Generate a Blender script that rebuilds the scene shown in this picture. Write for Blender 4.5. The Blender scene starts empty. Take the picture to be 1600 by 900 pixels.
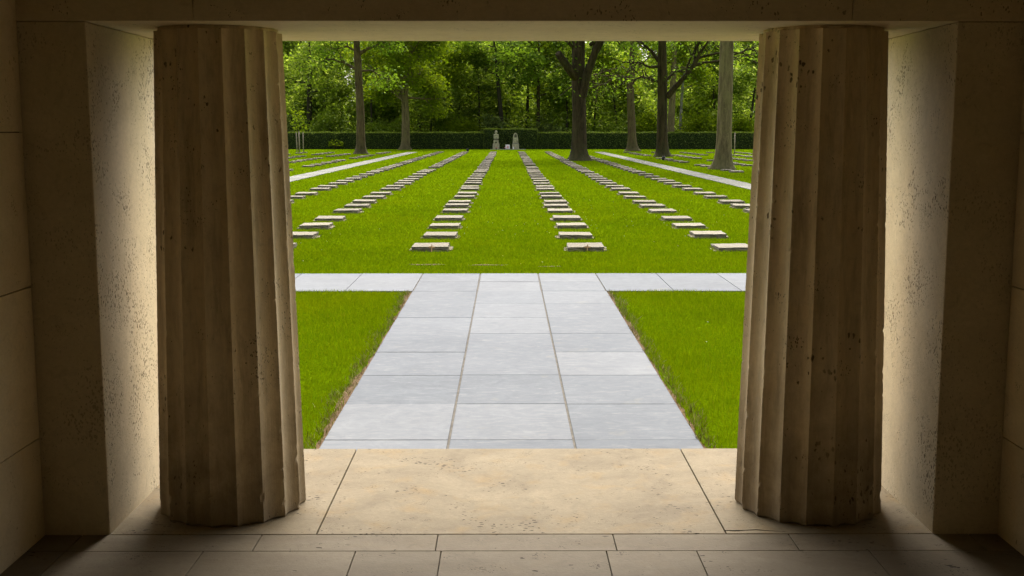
import bpy, math, random
import numpy as np
from mathutils import Vector

R = math.radians
random.seed(7)
rng = np.random.default_rng(7)
scene = bpy.context.scene
COL = scene.collection
EYE = 1.75            # camera height above the portico floor (z = 0)
GZ = -0.25            # lawn level, one step below the floor
F, VX, PITCH = 1820.0, 793.0, 7.67   # survey of the photograph


def X(px, D):
    """lateral position of a thing seen in column px standing D metres away"""
    return (px - VX) / F * D * 0.996


def Z(py, D):
    return EYE - D * math.tan(R(PITCH) + math.atan((py - 450.0) / F))


def DG(py, z=GZ):
    """distance at which a height z is seen at row py"""
    return (EYE - z) / math.tan(R(PITCH) + math.atan((py - 450.0) / F))


# ------------------------------------------------------------------ node helpers
class NT:
    def __init__(self, name, rough=0.8, spec=0.3):
        self.m = bpy.data.materials.new(name)
        self.m.use_nodes = True
        self.t = self.m.node_tree
        self.t.nodes.clear()
        self.out = self.t.nodes.new('ShaderNodeOutputMaterial')
        self.p = self.t.nodes.new('ShaderNodeBsdfPrincipled')
        self.p.inputs['Roughness'].default_value = rough
        self.p.inputs['Specular IOR Level'].default_value = spec
        self.t.links.new(self.p.outputs[0], self.out.inputs[0])
        self._co = None

    def n(self, typ, **kw):
        nd = self.t.nodes.new(typ)
        for k, v in kw.items():
            setattr(nd, k, v)
        return nd

    def set(self, sock, v):
        if isinstance(v, bpy.types.NodeSocket):
            self.t.links.new(v, sock)
        elif isinstance(v, (tuple, list)):
            v = tuple(v)
            sock.default_value = v + (1.0,) if len(v) == 3 and sock.type == 'RGBA' else v
        else:
            sock.default_value = v

    def co(self, scale=(1, 1, 1), rot=(0, 0, 0), loc=(0, 0, 0), space='Object'):
        tc = self.n('ShaderNodeTexCoord')
        mp = self.n('ShaderNodeMapping')
        mp.inputs['Scale'].default_value = scale
        mp.inputs['Rotation'].default_value = rot
        mp.inputs['Location'].default_value = loc
        self.t.links.new(tc.outputs[space], mp.inputs[0])
        return mp.outputs[0]

    def geo_pos(self):
        return self.n('ShaderNodeNewGeometry').outputs['Position']

    def noise(self, vec, scale, detail=4, rough=0.55, dist=0.0):
        nd = self.n('ShaderNodeTexNoise')
        self.set(nd.inputs['Vector'], vec)
        nd.inputs['Scale'].default_value = scale
        nd.inputs['Detail'].default_value = detail
        nd.inputs['Roughness'].default_value = rough
        nd.inputs['Distortion'].default_value = dist
        return nd.outputs['Fac']

    def voro(self, vec, scale, feature='F1', rand=1.0):
        nd = self.n('ShaderNodeTexVoronoi')
        nd.feature = feature
        self.set(nd.inputs['Vector'], vec)
        nd.inputs['Scale'].default_value = scale
        nd.inputs['Randomness'].default_value = rand
        return nd.outputs['Distance']

    def ramp(self, fac, stops, interp='LINEAR'):
        nd = self.n('ShaderNodeValToRGB')
        cr = nd.color_ramp
        cr.interpolation = interp
        while len(cr.elements) < len(stops):
            cr.elements.new(0.5)
        for e, (p, c) in zip(cr.elements, stops):
            e.position = p
            e.color = (c, c, c, 1) if isinstance(c, (int, float)) else tuple(c) + (1,)
        self.set(nd.inputs[0], fac)
        return nd.outputs[0]

    def mix(self, fac, a, b, blend='MIX'):
        nd = self.n('ShaderNodeMix', data_type='RGBA', blend_type=blend)
        self.set(nd.inputs[0], fac)
        self.set(nd.inputs[6], a)
        self.set(nd.inputs[7], b)
        return nd.outputs[2]

    def math(self, op, a, b=0.0, clamp=False):
        nd = self.n('ShaderNodeMath', operation=op, use_clamp=clamp)
        self.set(nd.inputs[0], a)
        self.set(nd.inputs[1], b)
        return nd.outputs[0]

    def mr(self, v, a, b, c=0.0, d=1.0):
        nd = self.n('ShaderNodeMapRange')
        self.set(nd.inputs[0], v)
        for i, q in enumerate((a, b, c, d)):
            nd.inputs[1 + i].default_value = q
        return nd.outputs[0]

    def island(self):
        return self.n('ShaderNodeNewGeometry').outputs['Random Per Island']

    def zpos(self, vec=None):
        s = self.n('ShaderNodeSeparateXYZ')
        self.set(s.inputs[0], vec if vec is not None else self.geo_pos())
        return s.outputs

    def bump(self, h, strength=0.4, dist=0.01):
        b = self.n('ShaderNodeBump')
        b.inputs['Strength'].default_value = strength
        b.inputs['Distance'].default_value = dist
        self.set(b.inputs['Height'], h)
        self.t.links.new(b.outputs[0], self.p.inputs['Normal'])

    def base(self, c):
        self.set(self.p.inputs['Base Color'], c)


def travertine(name, c_lo, c_hi, pit=1.0, band=(1, 1, 1), stain=0.0, pit_scale=34.0, ochre=0.35, elong=(1, 1, .55), island=0.0,
               thr=(.50, .66), rot=(0, 0, 0), face_cut=False):
    """pitted cream limestone: soft cloudy tone, bedding bands, clusters of small holes"""
    k = NT(name, rough=0.78, spec=0.2)
    pos = k.geo_pos()
    b = k.n('ShaderNodeMapping')
    b.inputs['Scale'].default_value = band
    k.set(b.inputs[0], pos)
    n1 = k.noise(b.outputs[0], 2.2, 6, .62, .6)
    col = k.mix(k.mr(n1, .3, .72), c_lo, c_hi)
    n2 = k.noise(pos, 5.5, 5, .6, .3)
    col = k.mix(k.mr(n2, .52, .8, 0, ochre), col, (c_hi[0] * .95, c_hi[1] * .78, c_hi[2] * .5))
    n3 = k.noise(b.outputs[0], 46, 3, .7)
    col = k.mix(k.mr(n3, .35, .75, 0, .35), col, tuple(q * .72 for q in c_lo))
    n4 = k.noise(pos, 17, 6, .75, .8)
    col = k.mix(k.mr(n4, .54, .74, 0, .45), col, tuple(q * .55 for q in c_lo))
    col = k.mix(k.mr(n4, .46, .28, 0, .35), col, tuple(min(1, q * 1.15) for q in c_hi))
    if island:
        rp = k.island()
        col = k.mix(k.mr(rp, 0, 1, 0, island), col, tuple(q * .6 for q in c_lo))
    # pits
    e = k.n('ShaderNodeMapping')
    e.inputs['Scale'].default_value = elong
    e.inputs['Rotation'].default_value = rot
    k.set(e.inputs[0], pos)
    dn = k.n('ShaderNodeTexNoise')
    k.set(dn.inputs['Vector'], pos)
    dn.inputs['Scale'].default_value = 40
    dn.inputs['Detail'].default_value = 3
    wv = k.n('ShaderNodeVectorMath', operation='MULTIPLY_ADD')
    k.set(wv.inputs[0], dn.outputs['Color'])
    wv.inputs[1].default_value = (.022, .022, .022)
    k.set(wv.inputs[2], e.outputs[0])
    clus = k.mr(k.noise(pos, 3.1, 4, .65, .5), thr[0], thr[1])
    r1 = k.math('MULTIPLY', clus, .40)
    d1 = k.voro(wv.outputs[0], pit_scale)
    p1 = k.mr(k.math('SUBTRACT', r1, d1), 0.0, .10)
    clus2 = k.mr(k.noise(pos, 7.0, 3, .6), .48, .70)
    d2 = k.voro(wv.outputs[0], pit_scale * 2.7)
    p2 = k.mr(k.math('SUBTRACT', k.math('MULTIPLY', clus2, .36), d2), 0.0, .1)
    big = k.mr(k.math('SUBTRACT', .10, k.voro(wv.outputs[0], pit_scale * .33)), 0.0, .05)
    big = k.math('MULTIPLY', big, k.mr(k.noise(pos, 1.7, 2), .5, .6))
    pits = k.math('MAXIMUM', k.math('MAXIMUM', p1, p2), big)
    pits = k.math('MULTIPLY', pits, pit)
    if face_cut:
        nx = k.math('ABSOLUTE', k.zpos(k.n('ShaderNodeNewGeometry').outputs['True Normal'])[0])
        pits = k.math('MULTIPLY', pits, k.mr(nx, .3, .7, .42, 1))
    col = k.mix(pits, col, (c_lo[0] * .22, c_lo[1] * .2, c_lo[2] * .17))
    if stain:
        sv = k.n('ShaderNodeMapping')
        sv.inputs['Scale'].default_value = (1, 1, .12)
        k.set(sv.inputs[0], pos)
        col = k.mix(k.mr(k.noise(sv.outputs[0], 21, 5, .7, .3), .5, .72, 0, .7), col, tuple(q * .55 for q in c_lo))
        col = k.mix(k.mr(k.noise(sv.outputs[0], 9, 5, .7, .3), .5, .36, 0, .4), col, tuple(min(1, q * 1.12) for q in c_hi))
        z = k.zpos(pos)[2]
        sn = k.noise(pos, 4.5, 6, .7, .4)
        st = k.math('MULTIPLY', k.mr(k.math('ADD', z, k.math('MULTIPLY', sn, -.9)), -.42, .26, 1, 0), stain)
        col = k.mix(st, col, (.13, .092, .052))
        st2 = k.math('MULTIPLY', k.mr(k.noise(b.outputs[0], 3.3, 7, .75), .56, .72), stain * .55)
        col = k.mix(st2, col, (.12, .09, .055))
    k.base(col)
    h = k.math('SUBTRACT', k.math('MULTIPLY', k.noise(pos, 70, 4, .7), .35), k.math('MULTIPLY', pits, 1.0))
    k.bump(h, .55, .008)
    return k.m


M = {}
M['trav_reveal'] = travertine('trav_reveal', (.58, .495, .335), (.70, .61, .435), pit=.95, band=(1, 1, 1.2), pit_scale=88, face_cut=True, thr=(.36, .62), ochre=.15, rot=(.5, 0, 0))
M['trav_pier'] = M['trav_reveal']
M['trav_col'] = travertine('trav_col', (.66, .53, .335), (.78, .65, .44), pit=1.0, band=(1, 1, .25), stain=.7, pit_scale=38, thr=(.49, .70), ochre=.35)
M['trav_wall'] = travertine('trav_wall', (.64, .525, .33), (.74, .62, .41), pit=.85, band=(1, 1, 2.2), pit_scale=38, thr=(.55, .75), island=.35, ochre=.4)
M['trav_lintel'] = travertine('trav_lintel', (.64, .54, .36), (.74, .64, .45), pit=.8, band=(.5, 1, 1.6), pit_scale=30, thr=(.58, .78), island=.15, ochre=.3)
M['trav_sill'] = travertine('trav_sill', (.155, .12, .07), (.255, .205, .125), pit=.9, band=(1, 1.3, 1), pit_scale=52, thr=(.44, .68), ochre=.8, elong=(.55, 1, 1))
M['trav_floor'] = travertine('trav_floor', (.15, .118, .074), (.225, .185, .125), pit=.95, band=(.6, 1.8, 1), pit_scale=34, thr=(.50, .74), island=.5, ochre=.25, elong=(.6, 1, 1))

k = NT('pale_bounce', .95, .1)  # finish added to unseen ceiling and back wall, pale to bounce light
k.base(k.ramp(k.noise(k.geo_pos(), 3, 5), [(.3, (.66, .58, .43)), (.7, (.78, .70, .55))]))
M['pale_bounce'] = k.m

k = NT('joint_mortar', .95, .1)
k.base(k.ramp(k.noise(k.geo_pos(), 30), [(.3, (.035, .028, .02)), (.8, (.08, .065, .045))]))
M['joint'] = k.m

# grey paving: each slab its own tone, cloudy, faint streaks
k = NT('grey_paving', .75, .15)
pos = k.geo_pos()
rp = k.island()
c = k.ramp(rp, [(0, (.066, .073, .083)), (.5, (.080, .087, .097)), (1, (.104, .109, .116))])
cl = k.noise(pos, 1.5, 6, .65, .8)
c = k.mix(k.mr(cl, .32, .72), k.mix(1, c, (.66, .70, .75), 'MULTIPLY'), k.mix(1, c, (1.36, 1.35, 1.32), 'MULTIPLY'))
cl2 = k.noise(pos, 5.2, 6, .72, 1.2)
c = k.mix(k.mr(cl2, .50, .74, 0, .6), c, k.mix(1, c, (1.5, 1.47, 1.40), 'MULTIPLY'))
c = k.mix(k.mr(cl2, .48, .26, 0, .55), c, k.mix(1, c, (.60, .63, .68), 'MULTIPLY'))
c = k.mix(k.mr(k.noise(pos, .55, 3, .5, .3), .42, .62, 0, .45), c, k.mix(1, c, (1.35, 1.34, 1.30), 'MULTIPLY'))
st = k.n('ShaderNodeMapping'); st.inputs['Scale'].default_value = (.7, 3.0, 1); k.set(st.inputs[0], pos)
c = k.mix(k.mr(k.noise(st.outputs[0], 7, 6, .75, 1.5),   .52, .78, 0, .7), c, (.21, .21, .20))
c = k.mix(k.mr(k.noise(pos, 38, 4, .75), .58, .76, 0, .45), c, (.075, .078, .082))
c = k.mix(k.mr(k.noise(pos, 2.7, 4, .6, .4), .64, .74, 0, .35), c, (.19, .17, .115))
c = k.mix(k.mr(k.voro(pos, 2.3), .03, .0, 0, .5), c, (.16, .14, .10))
k.base(c)
k.set(k.p.inputs['Roughness'], k.mr(cl, .3, .7, .5, .72))
k.bump(k.noise(pos, 55, 4, .7), .25, .004)
M['paving'] = k.m

k = NT('pale_side_paving', .8, .2)
pos = k.geo_pos()
c = k.mix(k.mr(k.island(), 0, 1), (.15, .145, .12), (.20, .195, .165))
c = k.mix(k.mr(k.noise(pos, 4, 5, .65), .45, .75, 0, .6), c, (.13, .125, .09))
k.base(c)
M['side_paving'] = k.m

k = NT('sand_joint', .95, .1)
k.base(k.ramp(k.noise(k.geo_pos(), 12, 5), [(.3, (.10, .09, .075)), (.7, (.16, .145, .12))]))
M['sand'] = k.m

k = NT('soil', .95, .1)
pos = k.geo_pos()
c = k.ramp(k.noise(pos, 26, 6, .7), [(.28, (.06, .035, .016)), (.5, (.13, .08, .04)), (.75, (.20, .14, .075))])
k.base(c)
k.bump(k.noise(pos, 60, 5, .7), .8, .02)
M['soil'] = k.m

# lawn
k = NT('lawn_ground', .9, 0)
pos = k.geo_pos()
st = k.n('ShaderNodeMapping'); st.inputs['Scale'].default_value = (1, .45, 1); k.set(st.inputs[0], pos)
c = k.ramp(k.noise(st.outputs[0], .55, 7, .68, .6), [(.3, (.072, .124, .001)), (.52, (.101, .162, .001)), (.72, (.132, .188, .002))])
c = k.mix(k.mr(k.noise(st.outputs[0], 9, 6, .8), .45, .8, 0, .7), c, (.05, .09, .001))
c = k.mix(k.mr(k.noise(st.outputs[0], 3.2, 6, .75), .6, .82, 0, .4), c, (.15, .17, .02))
k.base(c)
k.bump(k.noise(pos, 24, 6, .8), .9, .05)
M['lawn'] = k.m

k = NT('grass_blade', .8, 0)
pos = k.geo_pos()
c = k.ramp(k.island(), [(0, (.070, .122, .001)), (.45, (.108, .176, .001)), (.85, (.150, .212, .002)), (.96, (.15, .19, .005)), (1, (.18, .19, .015))])
c = k.mix(k.mr(k.noise(pos, .6, 6, .65, .5), .35, .7, 0, .55), c, (.158, .208, .001))
c = k.mix(k.mr(k.noise(pos, 2.1, 4, .65, .5), .55, .75, 0, .6), c, (.065, .120, .001))
c = k.mix(k.mr(k.noise(pos, .23, 5, .7, .8), .48, .68, 0, .65), c, (.085, .125, .002))
c = k.mix(k.mr(k.noise(pos, .16, 5, .65, 1.0), .5, .68, 0, .6), c, (.17, .20, .002))
c = k.mix(k.mr(k.noise(pos, 1.15, 6, .75, .3), .64, .76, 0, .45), c, (.20, .20, .03))
k.base(c)
tr = k.n('ShaderNodeBsdfTranslucent'); k.set(tr.inputs[0], k.mix(1, c, (1.3, 1.25, .6), 'MULTIPLY'))
ms = k.n('ShaderNodeMixShader'); ms.inputs[0].default_value = .35
k.t.links.new(k.p.outputs[0], ms.inputs[1]); k.t.links.new(tr.outputs[0], ms.inputs[2]); k.t.links.new(ms.outputs[0], k.out.inputs[0])
M['blade'] = k.m

k = NT('dry_blade', .7, .2)
c = k.ramp(k.island(), [(0, (.09, .11, .01)), (.5, (.17, .16, .035)), (1, (.25, .20, .08))])
k.base(c)
M['dry_blade'] = k.m


def leafmat(name, stops, yellow, tmix=.62, nscale=.35):
    k = NT(name, .6, .04)
    pos = k.geo_pos()
    c = k.ramp(k.island(), stops)
    c = k.mix(k.mr(k.noise(pos, nscale, 4, .6), .42, .68, 0, .75), c, yellow)
    k.base(c)
    tr = k.n('ShaderNodeBsdfTranslucent')
    k.set(tr.inputs[0], k.mix(1, c, (1.4, 1.35, .65), 'MULTIPLY'))
    ms = k.n('ShaderNodeMixShader')
    ms.inputs[0].default_value = tmix
    k.t.links.new(k.p.outputs[0], ms.inputs[1])
    k.t.links.new(tr.outputs[0], ms.inputs[2])
    k.t.links.new(ms.outputs[0], k.out.inputs[0])
    return k.m


M['leaf_a'] = leafmat('oak_leaf', [(0, (.052, .10, .010)), (.5, (.105, .185, .017)), (.88, (.165, .255, .03)), (1, (.30, .38, .11))], (.135, .215, .014))
M['leaf_b'] = leafmat('wood_leaf', [(0, (.060, .105, .012)), (.5, (.145, .22, .022)), (.85, (.235, .315, .045)), (1, (.46, .52, .22))], (.20, .28, .024), nscale=.16)
M['leaf_bright'] = leafmat('bright_leaf', [(0, (.085, .14, .005)), (.5, (.13, .195, .006)), (1, (.20, .25, .02))], (.15, .21, .006))
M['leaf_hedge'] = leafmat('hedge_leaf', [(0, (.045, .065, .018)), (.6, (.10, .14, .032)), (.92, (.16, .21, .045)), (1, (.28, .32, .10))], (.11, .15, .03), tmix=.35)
M['leaf_hedge_lit_top'] = leafmat('hedge_lit_top_leaf', [(0, (.09, .13, .02)), (.6, (.16, .22, .03)), (1, (.24, .30, .06))], (.18, .24, .03), tmix=.3)  # brighter copy of the hedge leaf: light on the top put into colour

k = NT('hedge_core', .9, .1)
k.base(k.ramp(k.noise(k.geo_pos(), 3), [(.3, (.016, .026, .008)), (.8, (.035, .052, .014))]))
M['hedge_core'] = k.m


def bark(name, lo, hi, lichen, furrow=1.0):
    k = NT(name, .92, .1)
    pos = k.geo_pos()
    s = k.n('ShaderNodeMapping'); s.inputs['Scale'].default_value = (1, 1, .16); k.set(s.inputs[0], pos)
    f = k.noise(s.outputs[0], 5.5, 8, .8, .7)
    c = k.mix(k.mr(f, .38, .62), tuple(q * .7 for q in lo), hi)
    c = k.mix(k.mr(k.noise(pos, 1.1, 6, .7), .48, .72, 0, .75), c, lichen)
    c = k.mix(k.mr(k.noise(pos, 6, 4, .7), .62, .75, 0, .5), c, tuple(q * 1.35 for q in hi))
    z = k.zpos(pos)[2]
    c = k.mix(k.math('MULTIPLY', k.mr(k.math('ADD', z, k.math('MULTIPLY', k.noise(pos, 2.5, 4), -1.0)), -.8, .5, 1, 0), .6), c, (.05, .055, .02))
    k.base(c)
    k.bump(f, .9 * furrow, .05)
    return k.m


M['bark_brown'] = bark('bark_brown', (.048, .034, .016), (.135, .096, .047), (.115, .10, .04))
M['bark_pale'] = bark('bark_pale', (.095, .072, .034), (.205, .16, .08), (.165, .145, .055), .8)
M['bark_dark'] = bark('bark_dark', (.016, .012, .006), (.075, .053, .025), (.05, .048, .018))
M['bark_wood'] = bark('bark_wood', (.022, .019, .012), (.06, .05, .03), (.05, .052, .024))
M['bark_birch'] = bark('bark_birch', (.16, .15, .12), (.42, .40, .34), (.06, .05, .035), .3)

# granite grave slabs
k = NT('granite', .85, .25)
pos = k.geo_pos()
oi = k.n('ShaderNodeObjectInfo').outputs['Random']
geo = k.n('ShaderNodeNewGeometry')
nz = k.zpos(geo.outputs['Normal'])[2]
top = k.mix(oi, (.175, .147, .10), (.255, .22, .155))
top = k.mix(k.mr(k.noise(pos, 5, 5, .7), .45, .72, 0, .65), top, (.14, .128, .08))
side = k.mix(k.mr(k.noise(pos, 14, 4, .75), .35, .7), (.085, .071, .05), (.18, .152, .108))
c = k.mix(k.mr(nz, .5, .85), side, top)  # rough sides darker than smooth tops, part of it shade put into colour
c = k.mix(k.mr(k.noise(pos, 60, 2, .8), .55, .7, 0, .5), c, (.16, .145, .11))
k.base(c)
k.bump(k.noise(pos, 40, 4, .8), .6, .012)
M['granite'] = k.m
k = NT('base_stone', .9, .2)
k.base(k.ramp(k.noise(k.geo_pos(), 10, 4), [(.3, (.15, .12, .07)), (.7, (.24, .20, .13))]))
M['base_stone'] = k.m


def plain(name, c, rough=.7, var=.25, scale=14, metal=0):
    k = NT(name, rough, .3)
    k.base(k.ramp(k.noise(k.geo_pos(), scale, 4), [(.3, tuple(q * (1 - var) for q in c)), (.7, tuple(min(1, q * (1 + var)) for q in c))]))
    k.p.inputs['Metallic'].default_value = metal
    return k.m


M['statue'] = plain('weathered_grey_stone', (.36, .325, .21), .9, .4, 5)
M['statue_dark'] = plain('dark_stone', (.10, .09, .06), .9, .4, 6)
M['wood_cross'] = plain('cross_wood', (.46, .27, .14), .7, .25, 30)
M['stake'] = plain('stake_wood', (.28, .225, .16), .8, .25, 8)
M['white'] = plain('white_petals', (.80, .76, .76), .6, .1, 20)
M['pink'] = plain('pink_petals', (.65, .20, .27), .6, .3, 20)
M['red'] = plain('red_petals', (.42, .05, .04), .6, .3, 20)
M['black'] = plain('black_plastic', (.018, .018, .02), .5, .2, 20)
M['daisy'] = plain('daisy_petals', (.45, .45, .38), .6, .1, 20)
M['dandelion'] = plain('yellow_petals', (.55, .48, .05), .6, .2, 20)


# ------------------------------------------------------------------ mesh helpers
def link(name, me, mats, parent=None, loc=(0, 0, 0)):
    o = bpy.data.objects.new(name, me)
    COL.objects.link(o)
    o.location = loc
    if me is not None:
        for m in (mats if isinstance(mats, (list, tuple)) else [mats]):
            if m is not None:
                me.materials.append(m)
    if parent is not None:
        o.parent = parent
    return o


def tag(o, label, cat, group=None):
    o['label'] = label
    o['category'] = cat
    if group:
        o['group'] = group
    return o


def kind(o, kd):
    o['kind'] = kd
    return o


def empty(name, loc=(0, 0, 0)):
    o = bpy.data.objects.new(name, None)
    COL.objects.link(o)
    o.location = loc
    o.empty_display_size = .2
    return o


class MB:
    """collects boxes, tubes and sheets into one mesh"""
    def __init__(self):
        self.v, self.f, self.mi, self.sm = [], [], [], []
        self.cm = 0

    def face(self, idx, smooth=False):
        self.f.append(tuple(idx)); self.mi.append(self.cm); self.sm.append(smooth)

    def box(self, x0, x1, y0, y1, z0, z1, bev=0.0):
        if bev <= 0:
            b = len(self.v)
            for z in (z0, z1):
                self.v += [(x0, y0, z), (x1, y0, z), (x1, y1, z), (x0, y1, z)]
            for q in ((3, 2, 1, 0), (4, 5, 6, 7), (0, 1, 5, 4), (1, 2, 6, 5), (2, 3, 7, 6), (3, 0, 4, 7)):
                self.face([b + i for i in q])
            return
        import bmesh
        bm = bmesh.new()
        vs = [bm.verts.new(p) for p in ((x0, y0, z0), (x1, y0, z0), (x1, y1, z0), (x0, y1, z0), (x0, y0, z1), (x1, y0, z1), (x1, y1, z1), (x0, y1, z1))]
        for q in ((3, 2, 1, 0), (4, 5, 6, 7), (0, 1, 5, 4), (1, 2, 6, 5), (2, 3, 7, 6), (3, 0, 4, 7)):
            bm.faces.new([vs[i] for i in q])
        bmesh.ops.bevel(bm, geom=bm.edges[:], offset=bev, segments=2, affect='EDGES', profile=.6)
        bm.verts.index_update()
        b = len(self.v)
        self.v += [tuple(v.co) for v in bm.verts]
        for f in bm.faces:
            self.face([b + v.index for v in f.verts])
        bm.free()

    def tube(self, pts, rad, seg=8, wob=0.0, lobes=None, cap=True, rnd=random):
        """swept tube along points with a radius each; lobes = per-ring list of functions angle->scale"""
        n = len(pts)
        P = [Vector(p) for p in pts]
        b = len(self.v)
        up = Vector((0, 1, 0))
        for i in range(n):
            t = (P[min(i + 1, n - 1)] - P[max(i - 1, 0)])
            if t.length < 1e-6:
                t = Vector((0, 0, 1))
            t.normalize()
            a = up - t * up.dot(t)
            if a.length < .1:
                a = Vector((1, 0, 0)) - t * t.x
            a.normalize()
            c = t.cross(a)
            for s in range(seg):
                th = 2 * math.pi * s / seg
                r = rad[i] * (1 + (rnd.uniform(-wob, wob) if wob else 0))
                if lobes and lobes[i]:
                    r *= lobes[i](th)
                q = P[i] + a * (math.cos(th) * r) + c * (math.sin(th) * r)
                self.v.append((q.x, q.y, q.z))
        for i in range(n - 1):
            for s in range(seg):
                s2 = (s + 1) % seg
                self.face((b + i * seg + s, b + i * seg + s2, b + (i + 1) * seg + s2, b + (i + 1) * seg + s), True)
        if cap:
            self.face([b + s for s in reversed(range(seg))])
            self.face([b + (n - 1) * seg + s for s in range(seg)])

    def lathe(self, prof, seg=16, cx=0, cy=0):
        b = len(self.v)
        for r, z in prof:
            for s in range(seg):
                th = 2 * math.pi * s / seg
                self.v.append((cx + math.cos(th) * r, cy + math.sin(th) * r, z))
        for i in range(len(prof) - 1):
            for s in range(seg):
                s2 = (s + 1) % seg
                self.face((b + i * seg + s, b + i * seg + s2, b + (i + 1) * seg + s2, b + (i + 1) * seg + s), True)
        self.face([b + s for s in reversed(range(seg))])
        self.face([b + (len(prof) - 1) * seg + s for s in range(seg)])

    def mesh(self, name):
        me = bpy.data.meshes.new(name)
        me.from_pydata(self.v, [], self.f)
        me.polygons.foreach_set('material_index', self.mi)
        me.polygons.foreach_set('use_smooth', self.sm)
        me.update()
        return me

    def build(self, name, mats, parent=None, loc=(0, 0, 0)):
        return link(name, self.mesh(name), mats, parent, loc)


def np_mesh(name, V, Fq, mat_index=None):
    """V (n,3) float, Fq (m,k) int, all faces k-gons"""
    me = bpy.data.meshes.new(name)
    V = np.ascontiguousarray(V, dtype=np.float32)
    Fq = np.ascontiguousarray(Fq, dtype=np.int32)
    m, kk = Fq.shape
    me.vertices.add(len(V))
    me.vertices.foreach_set('co', V.ravel())
    me.loops.add(m * kk)
    me.loops.foreach_set('vertex_index', Fq.ravel())
    me.polygons.add(m)
    me.polygons.foreach_set('loop_start', np.arange(0, m * kk, kk, dtype=np.int32))
    try:
        me.polygons.foreach_set('loop_total', np.full(m, kk, dtype=np.int32))
    except Exception:
        pass
    if mat_index is not None:
        me.polygons.foreach_set('material_index', np.ascontiguousarray(mat_index, dtype=np.int32))
    me.update(calc_edges=True)
    return me


def leaves(C, size, g, flat=.25, aspect=.62, sizevar=.45):
    """leaf faces (folded rhombi) at centres C; returns V, F"""
    n = len(C)
    d = g.normal(size=(n, 3)); d[:, 2] = d[:, 2] * .6 - .15
    d /= np.linalg.norm(d, axis=1, keepdims=True)
    nr = g.normal(size=(n, 3)); nr[:, 2] = np.abs(nr[:, 2]) + flat
    s = np.cross(d, nr); s /= np.linalg.norm(s, axis=1, keepdims=True) + 1e-9
    nn = np.cross(s, d)
    L = size * (1 + sizevar * g.uniform(-1, 1, n))[:, None]
    W = L * aspect
    v = np.empty((n, 4, 3))
    v[:, 0] = C - d * L * .5
    v[:, 1] = C + s * W * .5 + nn * L * .08
    v[:, 2] = C + d * L * .5
    v[:, 3] = C - s * W * .5 + nn * L * .08
    f = np.arange(n * 4).reshape(n, 4)
    return v.reshape(-1, 3), f


# ------------------------------------------------------------------ camera, light
cam = bpy.data.cameras.new('camera')
cam.sensor_width = 36
cam.lens = F / 1600 * 36
cam.clip_start = .05
cam.clip_end = 3000
co = bpy.data.objects.new('camera', cam)
COL.objects.link(co)
co.location = (0, 0, EYE)
co.rotation_euler = (R(90 - PITCH), 0, R(-.22))
scene.camera = co

SUN_EL, SUN_AZ = 52.0, 6.0      # azimuth measured from +Y (away from camera) towards +X
w = bpy.data.worlds.new('World')
scene.world = w
w.use_nodes = True
nt = w.node_tree
bg = nt.nodes['Background']
sky = nt.nodes.new('ShaderNodeTexSky')
sky.sky_type = 'NISHITA'
sky.sun_disc = False
sky.sun_elevation = R(SUN_EL)
sky.sun_rotation = R(SUN_AZ)
sky.air_density = 1.0
sky.dust_density = 6.0
sky.ozone_density = 1.0
hs = nt.nodes.new('ShaderNodeHueSaturation')
hs.inputs['Saturation'].default_value = .4
nt.links.new(sky.outputs[0], hs.inputs['Color'])
nt.links.new(hs.outputs[0], bg.inputs['Color'])
bg.inputs['Strength'].default_value = .15

sd = bpy.data.lights.new('sun', 'SUN')
sd.energy = 1.1
sd.angle = R(60)
sd.color = (1, .95, .86)
so = bpy.data.objects.new('sun', sd)
COL.objects.link(so)
sdir = Vector((math.sin(R(SUN_AZ)) * math.cos(R(SUN_EL)), math.cos(R(SUN_AZ)) * math.cos(R(SUN_EL)), math.sin(R(SUN_EL))))
so.rotation_euler = (-sdir).to_track_quat('-Z', 'Y').to_euler()
so.location = sdir * 60

vs = scene.view_settings
vs.view_transform = 'Standard'
vs.look = 'None'
vs.gamma = 1
vs.exposure = 1.4
vs.use_curve_mapping = False
scene.cycles.diffuse_bounces = 8
scene.cycles.max_bounces = 10
scene.cycles.transmission_bounces = 4

# ------------------------------------------------------------------ portico
YN, YF = 4.914, 5.98           # near and far face of the piers and lintel
YT = 6.30                      # front edge of the threshold
SOF = 2.20                     # soffit height
XL, XR = -1.741, 1.864         # the two reveals
WL, WR = -2.022, 2.145         # inner faces of the side walls
YB = -1.7                      # unseen back wall, set close to bounce light onto the columns
CEIL = 2.95

# floor: base sheet of dark joint filler with slabs on it
mb = MB()
mb.cm = 1
mb.box(-4.6, 4.7, YB - .4, YT - .006, GZ - .3, -.012)
mb.cm = 0
GAP = .0022


def slabs(xs, y0, y1, z1=0.0, bev=.002, dz=None):
    for i, (a, b) in enumerate(zip(xs[:-1], xs[1:])):
        mb.box(a + GAP, b - GAP, y0 + GAP, y1 - GAP, -.05, z1 + (dz[i] if dz else 0), bev)


YC = 4.71
slabs([WL - .6, -1.86, -1.075, -.305, .46, 1.23, 2.02, WR + .6], YC, YN - .001)
slabs([WL - .6, -1.86, -1.28, -.64, -.28, .415, .795, 1.52, WR + .6], 3.99, YC)
yy, rr = 3.99, 0
while yy > YB:
    xs = [WL - .6]
    x = WL + random.uniform(.2, .6)
    while x < WR:
        xs.append(x); x += random.uniform(.55, .85)
    xs.append(WR + .6)
    slabs(xs, yy - .66, yy)
    yy -= .66
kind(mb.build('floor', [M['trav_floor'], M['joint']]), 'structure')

mb = MB()
for a, b in ((-2.4, -.838), (-.838, .959), (.959, 2.5)):
    mb.box(a + .003, b - .003, YN + .002, YT, GZ - .02, .001, .004)
kind(mb.build('threshold', [M['trav_sill']]), 'structure')

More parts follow.
